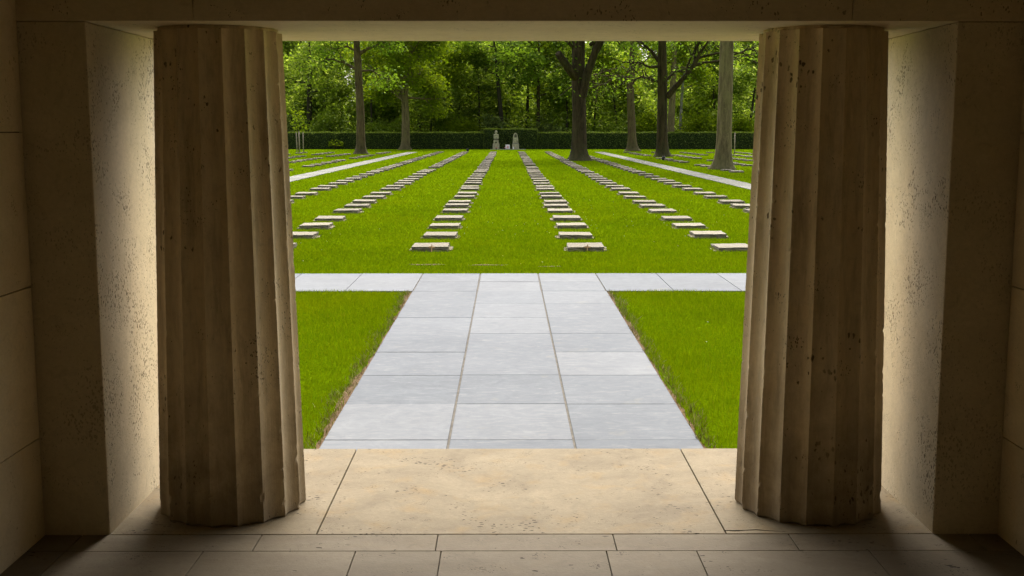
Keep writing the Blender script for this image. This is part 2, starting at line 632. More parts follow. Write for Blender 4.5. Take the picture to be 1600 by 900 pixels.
mb = MB()
mb.box(-4.6, 4.7, YB - .4, YF, CEIL, CEIL + .35)
kind(mb.build('ceiling', [M['pale_bounce']]), 'structure')


def ashlar(mbx, x0, x1, y0, y1, zs, cuts, axis, face):
    """coursed blocks; cuts[i] = joint positions of course i along axis"""
    for i, (z0, z1) in enumerate(zip(zs[:-1], zs[1:])):
        cs = cuts[i]
        for a, b in zip(cs[:-1], cs[1:]):
            if axis == 'y':
                mbx.box(x0, x1, a + .002, b - .002, z0 + .002, z1 - .002, .003)
            else:
                mbx.box(a + .002, b - .002, y0, y1, z0 + .002, z1 - .002, .003)


ZS = [-.01, .437, 1.096, 1.745, 2.40, CEIL - .001]
for nm, x0, x1, lab in (('left', WL - .55, WL, 'coursed beige stone side wall left of the two columns'),
                        ('right', WR, WR + .55, 'coursed beige stone side wall right of the two columns')):
    mb = MB()
    cuts = []
    for i in range(5):
        cs = [YB, -.7 + .7 * (i % 2), .8 + .6 * (i % 2), 2.3 + .7 * (i % 2), YN - .002]
        cuts.append(cs)
    ashlar(mb, x0, x1, 0, 0, ZS, cuts, 'y', 0)
    mb.cm = 1
    xa, xb = (x0 - .02, x1 - .012) if nm == 'left' else (x0 + .012, x1 + .02)
    mb.box(xa, xb, YB + .01, YN - .012, -.02, CEIL - .004)
    tag(mb.build('side_wall', [M['trav_wall'], M['joint']]), lab, 'wall')

mb = MB()
ashlar(mb, 0, 0, YB - .4, YB, ZS, [[WL - .5, -.9 + .5 * (i % 2), .4 + .5 * (i % 2), WR + .5] for i in range(5)], 'x', 0)
mb.cm = 1
mb.box(WL - .5, WR + .5, YB - .42, YB - .012, -.02, CEIL - .004)
tag(mb.build('back_wall', [M['pale_bounce'], M['joint']]), 'unseen back wall of the entrance hall behind the viewer, made pale for bounce light', 'wall')


def rough_block(name, x0, x1, y0, y1, z0, z1, mat, n=(8, 6, 12)):
    mb = MB()
    mb.box(x0, x1, y0, y1, z0, z1, .006)
    return mb.build(name, [mat])


o = rough_block('stone_pier', -4.5, XL, YN, YF, -.01, SOF - .002, M['trav_pier'])
tag(o, 'plain square stone pier with sunlit pitted inner face, behind the left column', 'pier', 'piers of the portico')
o = rough_block('stone_pier', XR, 4.6, YN, YF, -.01, SOF - .002, M['trav_pier'])
tag(o, 'plain square stone pier with sunlit pitted inner face, behind the right column', 'pier', 'piers of the portico')

mb = MB()
for a, b in ((-4.5, -1.295), (-1.295, 1.425), (1.425, 4.6)):
    mb.box(a + .0015, b - .0015, YN - .004, YF + .002, SOF, CEIL - .002, .003)
mb.cm = 1
mb.box(-4.48, 4.58, YN + .012, YF - .012, SOF + .02, CEIL - .01)
tag(mb.build('stone_lintel', [M['trav_lintel'], M['joint']]), 'long stone lintel of three blocks spanning above both columns', 'lintel')


def column(cx, cy, rot, seed):
    g = random.Random(seed)
    NF, SEG, NZ = 18, 10, 220
    mb = MB()
    H = SOF - .014
    chips = [(g.randrange(NF), g.uniform(0, H), g.uniform(.006, .025), g.uniform(.002, .006)) for _ in range(110)]
    chips += [(g.randrange(NF), g.uniform(0, .25), g.uniform(.01, .03), g.uniform(.003, .008)) for _ in range(30)]
    b = len(mb.v)
    for iz in range(NZ + 1):
        t = iz / NZ
        z = -.002 + t * H
        rad = .339 - .056 * t - .006 * t * (1 - t) * -1
        for kf in range(NF):
            for s in range(SEG):
                u = s / SEG                      # 0 at the arris
                th = rot + (kf + u) * 2 * math.pi / NF
                scoop = max(0, 1 - abs(2 * u - 1) ** 2.2) if .04 < u < .96 else 0
                r = rad - .022 * scoop
                if s == 0:
                    for ck, cz, cl, cd in chips:
                        if ck == kf and abs(z - cz) < cl:
                            r -= cd * (1 - abs(z - cz) / cl)
                    r -= .0015 * g.random()
                if iz == 0:
                    r -= .004 + .004 * g.random()
                mb.v.append((math.cos(th) * r, math.sin(th) * r, z))
    m = NF * SEG
    for iz in range(NZ):
        for s in range(m):
            s2 = (s + 1) % m
            mb.face((b + iz * m + s, b + iz * m + s2, b + (iz + 1) * m + s2, b + (iz + 1) * m + s))
    mb.face([b + NZ * m + s for s in range(m)])
    mb.face([b + s for s in reversed(range(m))])
    mb.lathe([(.262, H - .003), (.262, SOF + .002)], 36)
    return mb.build('fluted_column', [M['trav_col']], None, (cx, cy, .001))


o = column(-1.297, 5.333, R(-90 - 3.7), 1)
tag(o, 'thick fluted stone column with dark stained foot, standing on the left', 'column', 'fluted columns of the portico')
o = column(1.418, 5.333, R(-90 + 5.0), 2)
tag(o, 'thick fluted stone column with dark stained foot, standing on the right', 'column', 'fluted columns of the portico')

# crack running from the slab joint on the right of the threshold
mb = MB()
pts = [(.959, 4.955), (1.0, 4.948), (1.05, 4.957), (1.10, 4.962), (1.15, 4.951), (1.19, 4.944), (1.24, 4.938)]
mb.tube([(x, y, .0) for x, y in pts], [.003, .005, .003, .004, .003, .002, .001], 6)
kind(mb.build('floor_crack', [M['joint']]), 'structure')

# ------------------------------------------------------------------ ground and paths
mb = MB()
mb.v += [(-700, -500, GZ), (700, -500, GZ), (700, 1400, GZ), (-700, 1400, GZ)]
mb.face((0, 1, 2, 3))
kind(mb.build('ground', [M['lawn']]), 'structure')

PX = [-1.19, -.38, .428, 1.238]
YP0, YP1, YP2 = YT + .004, 14.45, 16.27
PT = GZ + .016
mb = MB()
mb.cm = 1
mb.box(PX[0], PX[3], YP0, YP1, GZ - .1, GZ + .009)
mb.box(-14, 14, YP1 + .001, YP2, GZ - .1, GZ + .009)
mb.cm = 0
ys = [YP0] + [DG(q, PT) for q in (687, 631, 586, 550, 521, 496, 474)] + [YP1]
g = random.Random(3)
for a, b in zip(ys[:-1], ys[1:]):
    for i in range(3):
        gl = .008
        mb.box(PX[i] + (gl if i else 0), PX[i + 1] - (gl if i < 2 else 0), a + .003, b - .003, GZ - .05, PT + g.uniform(-.002, .002), .003)
ymid = (YP1 + YP2) / 2
for r0, r1 in ((YP1, ymid), (ymid, YP2)):
    for i in range(3):
        mb.box(PX[i] + .011, PX[i + 1] - .011, r0 + .003, r1 - .003, GZ - .05, PT + g.uniform(-.002, .002), .003)
for i in range(15):
    for sgn in (-1, 1):
        e = PX[0] if sgn < 0 else PX[3]
        a = e + sgn * (.85 * i)
        b = a + sgn * .85
        lo, hi = min(a, b), max(a, b)
        mb.box(lo + .004, hi - .004, YP1 + .002, YP2 - .002, GZ - .05, PT + g.uniform(-.002, .002), .003)
kind(mb.build('path', [M['paving'], M['sand']]), 'structure')

# side paths along the lawn
for sgn, x0, x1, nm in ((-1, -9.55, -8.6, 'side_path'), (1, 8.32, 9.25, 'side_path')):
    mb = MB()
    mb.cm = 1
    mb.box(x0 + .02, x1 - .02, YP2 + .002, 112, GZ - .1, GZ + .006)
    mb.cm = 0
    y = YP2 + .01
    while y < 112:
        l = .95
        mb.box(x0 + g.uniform(-.02, .02), x1 + g.uniform(-.02, .02), y, y + l - .02, GZ - .05, GZ + .022 + g.uniform(-.003, .003), .003)
        y += l
    kind(mb.build(nm, [M['side_paving'], M['sand']]), 'structure')

# bare soil along the central path and two worn patches in the lawn
mb = MB()


def soil_strip(x_edge, sgn, y0, y1, wmin, wmax, n=90):
    b = len(mb.v)
    gg = random.Random(int(x_edge * 100) + 5)
    wd = .5
    for i in range(n + 1):
        y = y0 + (y1 - y0) * i / n
        wd = min(1, max(0, wd + gg.uniform(-.3, .3)))
        wgt = wmin + (wmax - wmin) * wd
        mb.v.append((x_edge, y, GZ + .006))
        mb.v.append((x_edge + sgn * wgt, y, GZ + .006))
    for i in range(n):
        q = (b + 2 * i, b + 2 * i + 1, b + 2 * i + 3, b + 2 * i + 2)
        mb.face(q if sgn > 0 else q[::-1])


soil_strip(PX[0] + .0, -1, YP0, YP1, .015, .075)
soil_strip(PX[3] - .0, 1, YP0, YP1, .012, .065)
PATCH = [(-1.20, 17.45, .30, .10), (-.27, 17.40, .34, .09), (.65, 17.2, .2, .06)]
for cx, cy, rx, ry in PATCH:
    b = len(mb.v)
    mb.v.append((cx, cy, GZ + .007))
    for i in range(22):
        th = 2 * math.pi * i / 22
        q = random.uniform(.6, 1.1)
        mb.v.append((cx + math.cos(th) * rx * q, cy + math.sin(th) * ry * q, GZ + .007))
    for i in range(22):
        mb.face((b, b + 1 + i, b + 1 + (i + 1) % 22))
kind(mb.build('bare_soil', [M['soil']]), 'structure')

# ------------------------------------------------------------------ gravestones
rowA_y = [381.8, 363.7, 349.5, 337.8, 326.3, 319, 312.9, 305.5, 299.9, 293.3, 289.6, 284.8, 281.1, 277.9, 274.5, 271.3, 268.1]
base_D = [DG(q, GZ + .09) for q in rowA_y]
while base_D[-1] < 109:
    base_D.append(base_D[-1] + 2.2 + random.uniform(-.28, .28))
TREES = [  # px of trunk, row of the base -> standing place
    (563, 240.5), (633.5, 233.8), (904, 251), (987, 236), (1033, 245), (1048.5, 232.8), (1131, 264.5)]
TREEPOS = [(X(px, DG(py)), DG(py)) for px, py in TREES]

rows = [(-1.30, 'first', 'left'), (1.30, 'first', 'right'), (-3.98, 'second', 'left'), (3.82, 'second', 'right'),
        (-6.38, 'third', 'left'), (6.25, 'third', 'right')]
outer = [(-11.2, 'first', 'left'), (-13.8, 'second', 'left'), (-16.2, 'third', 'left'), (-18.7, 'fourth', 'left'), (-21.2, 'fifth', 'left'),
         (11.2, 'first', 'right'), (13.8, 'second', 'right'), (16.2, 'third', 'right'), (18.7, 'fourth', 'right'), (21.2, 'fifth', 'right')]
ORD = ['first', 'second', 'third', 'fourth', 'fifth', 'sixth', 'seventh', 'eighth', 'ninth', 'tenth', 'eleventh', 'twelfth', 'thirteenth',
       'fourteenth', 'fifteenth', 'sixteenth', 'seventeenth', 'eighteenth', 'nineteenth', 'twentieth']
TENS = {2: 'twenty', 3: 'thirty', 4: 'forty', 5: 'fifty'}
TENTH = {2: 'twentieth', 3: 'thirtieth', 4: 'fortieth', 5: 'fiftieth'}


def ordinal(i):      # 1-based
    if i <= 20:
        return ORD[i - 1]
    t, u = divmod(i, 10)
    return TENTH[t] if u == 0 else TENS[t] + '-' + ORD[u - 1]


def slab_mesh(seed):
    """low block: smooth top, rough-hewn sides"""
    import bmesh
    g = random.Random(seed)
    bm = bmesh.new()
    bmesh.ops.create_cube(bm, size=1)
    bmesh.ops.scale(bm, vec=(.60, .72, .105), verts=bm.verts)
    bmesh.ops.translate(bm, vec=(0, 0, .0525), verts=bm.verts)
    bmesh.ops.subdivide_edges(bm, edges=bm.edges[:], cuts=4, use_grid_fill=True)
    for v in bm.verts:
        if v.co.z < .104:
            v.co.x += g.uniform(-.012, .012)
            v.co.y += g.uniform(-.012, .012)
        else:
            e = abs(abs(v.co.x) - .30) < .01 or abs(abs(v.co.y) - .36) < .01
            if e:
                v.co.x += g.uniform(-.008, .006); v.co.y += g.uniform(-.008, .006); v.co.z -= g.uniform(0, .006)
            else:
                v.co.z += g.uniform(-.002, .002)
    me = bpy.data.meshes.new('gravestone')
    bm.to_mesh(me); bm.free()
    me.materials.append(M['granite'])
    return me


def base_mesh(seed):
    import bmesh
    g = random.Random(seed + 50)
    bm = bmesh.new()
    bmesh.ops.create_cube(bm, size=1)
    bmesh.ops.scale(bm, vec=(.71, .56, .06), verts=bm.verts)
    bmesh.ops.subdivide_edges(bm, edges=bm.edges[:], cuts=3, use_grid_fill=True)
    for v in bm.verts:
        v.co.x += g.uniform(-.012, .012); v.co.y += g.uniform(-.012, .012)
    me = bpy.data.meshes.new('base_plate')
    bm.to_mesh(me); bm.free()
    me.materials.append(M['base_stone'])
    return me


SL = [slab_mesh(i) for i in range(6)]
BS = [base_mesh(i) for i in range(3)]
stones = []      # (D, x, row text, seen, sort key)
g = random.Random(11)
for rx, nth, side in rows:
    for j, d in enumerate(base_D):
        D = d + (g.uniform(-.10, .10) if j > 0 else 0)
        x = rx + g.uniform(-.035, .035)
        px = VX + x / (D * .996) * F
        if any(math.hypot(x - tx, D - ty) < 1.15 for tx, ty in TREEPOS):
            continue
        if j > 18 and g.random() < .05:
            continue
        stones.append([D, x, 'c', nth, side, 455 < px + 20 and px - 20 < 1172])
for rx, nth, side in outer:
    g2 = random.Random(int(rx * 10))
    D = 36 + g2.uniform(0, 2)
    while D < 110:
        x = rx + g2.uniform(-.05, .05)
        px = VX + x / (D * .996) * F
        run = math.sin(D * .35 + rx) > -.72
        if px > 395 and px < 1235 and run and not any(math.hypot(x - tx, D - ty) < 1.15 for tx, ty in TREEPOS):
            stones.append([D, x, 'o', nth, side, 452 < px < 1176])
        D += 2.2 + g2.uniform(-.25, .25)
seen = sorted([s for s in stones if s[5]], key=lambda s: s[0])
single, rest = seen[:298], seen[298:] + [s for s in stones if not s[5]]
count = {}
GR = 'flat grave slabs in rows on the lawn'
STONE_XY = []
first_objs = {}
for i, (D, x, area, nth, side, _) in enumerate(single):
    key = (area, nth, side)
    count[key] = count.get(key, 0) + 1
    n = count[key]
    gi = random.Random(i)
    o = bpy.data.objects.new('gravestone', SL[gi.randrange(6)])
    COL.objects.link(o)
    o.location = (x, D, GZ + gi.uniform(-.035, -.012) + (0 if D < 60 else .01))
    o.rotation_euler = (R(gi.uniform(-.7, .7)), R(gi.uniform(-.8, .8)), R(gi.uniform(-1.6, 1.6)))
    o['category'] = 'grave slab'
    o['group'] = GR
    if area == 'c':
        t = 'low granite grave slab, %s from the near end of the %s row %s of centre' % (ordinal(n), nth, side)
        if n == 1 and nth == 'first':
            t = 'nearest slab of first row %s of centre, a small wooden cross leaning on it' % side
    else:
        t = 'flat grave slab, %s from the near end of the %s row beyond the %s path' % (ordinal(n), nth, side)
    o['label'] = t
    first_objs.setdefault(key, o)
    STONE_XY.append((x, D))
    if D < 48:
        c = bpy.data.objects.new('base_plate', BS[gi.randrange(3)])
        COL.objects.link(c)
        c.parent = o
        c.location = (gi.uniform(-.015, .015), gi.uniform(-.05, .02), .012)
Vs, Fs, off = [], [], 0
tm = SL[0]
tv = np.array([v.co[:] for v in tm.vertices])
tf = np.array([p.vertices[:] for p in tm.polygons])
for D, x, *_ in rest:
    Vs.append(tv + np.array([x, D, GZ - .015])); Fs.append(tf + off); off += len(tv)
    STONE_XY.append((x, D))
if Vs:
    me = np_mesh('distant_gravestones', np.concatenate(Vs), np.concatenate(Fs))
    o = link('distant_gravestones', me, M['granite'])
    kind(o, 'stuff')
    tag(o, 'farthest rows of grave slabs merging together near the hedge', 'grave slabs', GR)
print('stones', len(single), len(rest))


def wooden_cross(x, y, lab):
    mb = MB()
    mb.box(-.010, .010, -.006, .006, 0, .125, .002)
    mb.box(-.05, .05, -.0075, .0075, .073, .095, .002)
    o = mb.build('wooden_cross', [M['wood_cross']], None, (x, y, GZ + .0))
    o.rotation_euler = (R(-12), R(4), R(3))
    tag(o, lab, 'cross', 'small crosses on graves')


D0 = base_D[0] - .36 - .035
wooden_cross(-1.30 + .03, D0, 'tiny wooden cross leaning on the nearest slab of the row left of centre')
wooden_cross(1.30 + .03, D0, 'tiny wooden cross leaning on the nearest slab of the row right of centre')

# ------------------------------------------------------------------ grass
SX = np.array(STONE_XY)


def blades(xy, h, wd, g, lean=.45):
    n = len(xy)
    th = g.uniform(0, 2 * np.pi, n)
    ld = g.uniform(0, 2 * np.pi, n)
    hh = h * g.uniform(.55, 1.25, n)
    ww = wd * g.uniform(.7, 1.3, n)
    le = hh * lean * g.uniform(.1, 1.3, n)
    bx, by = np.cos(th) * ww * .5, np.sin(th) * ww * .5
    lx, ly = np.cos(ld) * le, np.sin(ld) * le
    V = np.empty((n, 5, 3))
    z0 = GZ - .003
    V[:, 0] = np.stack([xy[:, 0] - bx, xy[:, 1] - by, np.full(n, z0)], 1)
    V[:, 1] = np.stack([xy[:, 0] + bx, xy[:, 1] + by, np.full(n, z0)], 1)
    V[:, 2] = np.stack([xy[:, 0] + bx * .8 + lx * .4, xy[:, 1] + by * .8 + ly * .4, z0 + hh * .6], 1)
    V[:, 3] = np.stack([xy[:, 0] - bx * .8 + lx * .4, xy[:, 1] - by * .8 + ly * .4, z0 + hh * .6], 1)
    V[:, 4] = np.stack([xy[:, 0] + lx, xy[:, 1] + ly, z0 + hh], 1)
    b = (np.arange(n) * 5)[:, None]
    T = np.concatenate([b + np.array([[0, 1, 2]]), b + np.array([[0, 2, 3]]), b + np.array([[3, 2, 4]])])
    return V.reshape(-1, 3), T


gA = np.random.default_rng(21)
Vl, Tl, off = [], [], 0


def addblades(xy, h, wd, lean=.45):
    global off
    V, T = blades(xy, h, wd, gA, lean)
    Vl.append(V); Tl.append(T + off); off += len(V)


for xa, xb, edge in ((-5.4, PX[0] - .015, PX[0]), (PX[3] + .015, 5.4, PX[3])):
    n = int((xb - xa) * (YP1 - YT) * 3800)
    xy = np.stack([gA.uniform(xa, xb, n), gA.uniform(YT + .02, YP1 - .01, n)], 1)
    dist = np.abs(xy[:, 0] - edge)
    wav = .045 + .035 * np.sin(xy[:, 1] * 5.1) * np.sin(xy[:, 1] * 2.3 + 1)
    keep = (dist > wav) | (gA.random(n) < .10)
    xy = xy[keep]
    Dn = xy[:, 1]
    addblades(xy, .042 + .010 * np.sin(xy[:, 0] * 3 + xy[:, 1]), .0036 * (Dn / 9) ** .5)
n = 400000
u = gA.random(n)
y0, y1 = YP2 + .01, 122.0
D = 1 / (1 / y0 - u * (1 / y0 - 1 / y1))
xx = gA.uniform(-1, 1, n) * np.minimum(.235 * D + 2.5, 26)
xy = np.stack([xx, D], 1)
keep = ~(((xx > -9.57) & (xx < -8.58)) | ((xx > 8.30) & (xx < 9.27)))
for cx, cy, rx, ry in PATCH:
    keep &= (((xx - cx) / rx) ** 2 + ((D - cy) / ry) ** 2 > 1) | (gA.random(n) < .15)
xy, D = xy[keep], D[keep]
# keep clear of slabs
cell = {}
for i, (sx, sy) in enumerate(STONE_XY):
    cell.setdefault((int(round(sx)), int(round(sy))), []).append((sx, sy))
bad = np.zeros(len(xy), bool)
order = np.argsort(xy[:, 1])
ysort = xy[order, 1]
for sx, sy in STONE_XY:
    a, b = np.searchsorted(ysort, [sy - .40, sy + .37])
    ids = order[a:b]
    bad[ids] |= np.abs(xy[ids, 0] - sx) < .305
xy, D = xy[~bad], D[~bad]
addblades(xy, .045 + .0001 * D, np.minimum(.0042 * (D / 12), .035), .6)
o = link('grass', np_mesh('grass', np.concatenate(Vl), np.concatenate(Tl)), M['blade'])
kind(o, 'stuff')
# dry blades along the path edge and round the slabs
Vl, Tl, off = [], [], 0
for edge, sgn in ((PX[0], -1), (PX[3], 1)):
    n = 1500
    y = gA.uniform(YT + .02, YP1 - .02, n)
    x = edge + sgn * np.abs(gA.normal(.05, .035, n) + .06 * (np.sin(y * 4.7 + sgn) > .35) * gA.random(n))
    addblades(np.stack([x, y], 1), .05, .0045, .9)
for sx, sy in STONE_XY[:60]:
    n = 60
    s = np.sign(gA.uniform(-1, 1, n))
    addblades(np.stack([sx + s * gA.uniform(.31, .38, n), sy + gA.uniform(-.42, .36, n)], 1), .04, .006, .8)
o = link('dry_grass', np_mesh('dry_grass', np.concatenate(Vl), np.concatenate(Tl)), M['dry_blade'])
kind(o, 'stuff')

# daisies scattered in the lawn
mb = MB()
gd = random.Random(5)
spots = []
for cx, cy, s, n in ((2.4, 25, 1.4, 26), (-.5, 31, 2.2, 26), (-2.2, 22, 1.2, 14), (.6, 24, .9, 16), (4.6, 30, 2, 20), (0, 45, 6, 36), (0, 20, 3.5, 14), (-3, 9, 1, 4), (2.6, 10, 1, 5)):
    for _ in range(n):
        spots.append((gd.gauss(cx, s), gd.gauss(cy, s)))
for x, y in spots:
    if y < 16.5 and not (6.6 < y < 14 and (x < PX[0] - .2 or x > PX[3] + .2)):
        continue
    if any(abs(x - a) < .36 and abs(y - b) < .42 for a, b in STONE_XY):
        continue
    mb.cm = 1 if gd.random() < .25 else 0
    z = GZ + gd.uniform(.04, .065)
    r = gd.uniform(.006, .010)
    b = len(mb.v)
    mb.v.append((x, y, z + .006))
    for i in range(8):
        q = r * (1 if i % 2 else .75)
        mb.v.append((x + math.cos(i * math.pi / 4) * q, y + math.sin(i * math.pi / 4) * q, z))
    for i in range(8):
        mb.face((b, b + 1 + i, b + 1 + (i + 1) % 8))
o = mb.build('daisies', [M['daisy'], M['dandelion']])
kind(o, 'stuff')

# ------------------------------------------------------------------ hedge
HY0, HY1 = 131.0, 132.6


def hedge(x0, x1, y0, y1, h, lab, seed):
    g = np.random.default_rng(seed)
    root = empty('hedge', ((x0 + x1) / 2, (y0 + y1) / 2, GZ))
    tag(root, lab, 'hedge', 'clipped hedge along the far edge')
    lx, ly = (x1 - x0) / 2, (y1 - y0) / 2
    mb = MB()
    mb.box(-lx + .06, lx - .06, -ly + .08, ly - .08, -.05, h - .07)
    mb.build('core', [M['hedge_core']], root)
    nf = int((x1 - x0) * h * 170)
    side = np.stack([g.uniform(-lx, lx, nf), -ly + g.normal(0, .05, nf), g.uniform(.02, h, nf) ** 1.0], 1)
    side[:, 1] += .05 * np.sin(side[:, 0] * 2.1) + .04 * np.sin(side[:, 0] * 5.3 + side[:, 2] * 4)
    ends = []
    for s in (-1, 1):
        m = int((y1 - y0) * h * 150)
        ends.append(np.stack([s * lx + g.normal(0, .04, m), g.uniform(-ly, ly, m), g.uniform(0, h, m)], 1))
    V, Fq = leaves(np.concatenate([side] + ends), .13, g, flat=0)
    link('side_foliage', np_mesh('side_foliage', V, Fq), M['leaf_hedge'], root)
    nt_ = int((x1 - x0) * (y1 - y0) * 190)
    tx = g.uniform(-lx, lx, nt_)
    top = np.stack([tx, g.uniform(-ly - .03, ly, nt_), h + .03 * np.sin(tx * 1.9) + np.abs(g.normal(0, .055, nt_)) - .03], 1)
    V, Fq = leaves(top, .13, g, flat=.4)
    link('lit_top_foliage', np_mesh('lit_top_foliage', V, Fq), M['leaf_hedge_lit_top'], root)


hedge(-40, -2.65, HY0, HY1, 1.83, 'long dark clipped hedge left of the two stone monuments', 1)
hedge(3.35, 40, HY0, HY1, 1.83, 'long dark clipped hedge right of the two stone monuments', 2)
hedge(-2.64, 3.34, HY0 - .25, HY1 + .3, 2.22, 'taller middle block of clipped hedge behind the two stone monuments', 3)

# ------------------------------------------------------------------ trees


def limb_curve(p0, d, L, n, g, up=.0, curl=.25):
    pts = [np.array(p0, float)]
    d = np.array(d, float); d /= np.linalg.norm(d)
    for i in range(n):
        d = d + g.normal(0, curl / math.sqrt(n), 3) + np.array([0, 0, up / n])
        d /= np.linalg.norm(d)
        pts.append(pts[-1] + d * L / n)
    return pts


def tree_geo(H, r0, crown_z, crown_r, nl, seed, lean=(0, 0), flare=1.0, leaf=.24, per=30, seg=12, limbs=(), lper=6, droop=0.0, hollow=1.0, twin=0, fork=None, trunk_px=None):
    """trunk mesh builder + leaf centres, local coordinates with base at origin"""
    g = np.random.default_rng(seed)
    rr = random.Random(seed)
    mb = MB()
    ph = [rr.uniform(0, 6.28) for _ in range(4)]
    n = 16
    pts, rad, lobes = [], [], []
    wx, wy = rr.uniform(-.15, .15), rr.uniform(-.15, .15)
    zs = [-.15, 0, .1, .25, .5, .9, 1.5] + [1.5 + (H * .93 - 1.5) * (i / n) for i in range(1, n + 1)]
    for z in zs:
        t = max(0, z / H)
        x = lean[0] * t + wx * math.sin(t * 5 + ph[0])
        y = lean[1] * t + wy * math.sin(t * 4 + ph[1])
        if trunk_px:
            x = np.interp(z, trunk_px[0], trunk_px[1])
        pts.append((x, y, z))
        tap = (1 - t) ** .75 if t > .45 else 1 - .16 * t / .45
        if t > .45:
            tap = .84 * ((1 - t) / .55) ** .9
        fl = 1 + flare * (.75 * math.exp(-max(z, 0) / .22) + .42 * math.exp(-max(z, 0) / .65))
        rad.append(max(.02, r0 * tap * fl))
        amp = .16 * math.exp(-max(z, 0) / .6) * flare + .035
        lobes.append(lambda th, a=amp: 1 + a * math.sin(5 * th + ph[2]) + a * .6 * math.sin(3 * th + ph[3]) + a * .4 * math.sin(8 * th + ph[1]))
    mb.tube(pts, rad, max(seg, 14), .015, lobes, True, rr)
    P = np.array(pts)
    centers = []

    def at(z):
        return np.array([np.interp(z, P[:, 2], P[:, 0]), np.interp(z, P[:, 2], P[:, 1]), z])

    def rat(z):
        return np.interp(z, P[:, 2], rad)

    def foliage(p, s=1.0, m=None):
        m = m or per
        c = g.normal(size=(int(m), 3)) * np.array([.62, .62, .34]) * s
        c[:, 2] -= droop * (c[:, 0] ** 2 + c[:, 1] ** 2) * .3
        centers.append(c + p)

    def grow(pts, r, lev):
        mb.tube([tuple(p) for p in pts], [r * (1 - .8 * i / (len(pts) - 1)) + .008 for i in range(len(pts))], 7 if lev == 0 else 5, .05, None, False, rr)
        Lp = np.linalg.norm(pts[-1] - pts[0])
        if lev < 2:
            k = 5 if lev == 0 else 3
            for _ in range(k):
                q = rr.uniform(.3, .98)
                i = min(int(q * (len(pts) - 1)), len(pts) - 2)
                f = q * (len(pts) - 1) - i
                p = pts[i] * (1 - f) + pts[i + 1] * f
                d = pts[i + 1] - pts[i]
                d = d / np.linalg.norm(d) + g.normal(0, .75, 3) + np.array([0, 0, .12])
                sub = limb_curve(p, d, Lp * rr.uniform(.3, .5) + .3, 4, g, .1 - droop, .5)
                grow(sub, max(.012, r * .4), lev + 1)
        if lev >= 1:
            for p in pts[2:]:
                foliage(p)
        else:
            foliage(pts[-1]); foliage(pts[-2])

    per_full = per
    per = lper
    for spec in limbs:      # hand-placed limbs: list of local points, radius
        pp, r, leafy = spec
        pp = [np.array(q, float) for q in pp]
        if leafy:
            grow(pp, r, 0)
        else:
            mb.tube([tuple(p) for p in pp], [r * (1 - .35 * i / (len(pp) - 1)) for i in range(len(pp))], 9, .05, None, True, rr)
    per = per_full
    for i in range(nl):
        t = (i + rr.uniform(.1, .9)) / nl
        z = crown_z + (H * .95 - crown_z) * t
        az = i * 2.4 + rr.uniform(-.5, .5)
        prof = math.sin(math.pi * min(1, (t * .78 + .22))) ** .6
        L = crown_r * prof * rr.uniform(.75, 1.15)
        el = .15 + .75 * t + rr.uniform(-.2, .2)
        d = (math.cos(az) * math.cos(el), math.sin(az) * math.cos(el), math.sin(el))
        pts2 = limb_curve(at(z), d, max(L, .6), 6, g, .25 - droop, .35)
        grow(pts2, max(.03, rat(z) * .42), 0)
    foliage(at(H * .93), 1.2)
    return mb, np.concatenate(centers), g


def make_tree(name, loc, geo, bk, lf, lab, cat, group, leaf=.24, keep=None):
    mb, C, g = geo
    root = empty(name, loc)
    tag(root, lab, cat, group)
    mb.build('trunk', [M[bk]], root)
    V, Fq = leaves(C, leaf, g)
    link('crown', np_mesh('crown', V, Fq), M[lf], root)
    return root


GT = 'tall trees standing among the graves'


def lp(i, dy, pts):
    """limb points given as (column, row) in the survey at the distance of tree i, spread in depth by dy"""
    tx, ty = TREEPOS[i]
    n = len(pts)
    return [(X(a, ty) - tx, dy * j / max(1, n - 1), Z(b, ty) - GZ) for j, (a, b) in enumerate(pts)]


def tw(i, w):       # trunk radius from its width in the photo
    return w / 2 / F * TREEPOS[i][1]


def tpx(i, rows_):
    tx, ty = TREEPOS[i]
    rows_ = sorted(rows_, key=lambda q: -q[1])
    return [Z(b, ty) - GZ for a, b in rows_], [X(a, ty) - tx for a, b in rows_]


L = [(lp(0, 1.0, [(560, 109), (545, 100), (532, 95), (520, 91)]), .13, True),
     (lp(0, -1.2, [(566, 84), (578, 77), (590, 73), (600, 68), (612, 60)]), .17, True),
     (lp(0, .8, [(566, 111), (582, 110), (597, 118), (606, 126)]), .10, True),
     (lp(0, 1.5, [(560, 80), (545, 72), (525, 76), (512, 78)]), .10, True)]
geo = tree_geo(18, tw(0, 13.4), 10, 5.6, 14, 101, flare=.9, limbs=L, trunk_px=tpx(0, [(564.5, 240), (565, 180), (563, 120), (561, 64), (560, 20), (562, -60)]))
make_tree('oak_tree', (*TREEPOS[0], GZ), geo, 'bark_brown', 'leaf_a', 'tall straight tree on the left lawn, right of the staked sapling', 'tree', GT, .26)

L = [(lp(1, .6, [(632, 160), (622, 140), (612, 128), (604, 118)]), .14, True),
     (lp(1, -.8, [(637, 232), (638, 190), (637, 150), (641, 110), (648, 80)]), .30, True)]
geo = tree_geo(16, tw(1, 11), 5.4, 5.8, 18, 102, flare=.8, limbs=L, per=32, lper=12)
make_tree('oak_tree', (*TREEPOS[1], GZ), geo, 'bark_pale', 'leaf_bright', 'leafy twin trunked tree rising right against the left hedge', 'tree', GT, .28)

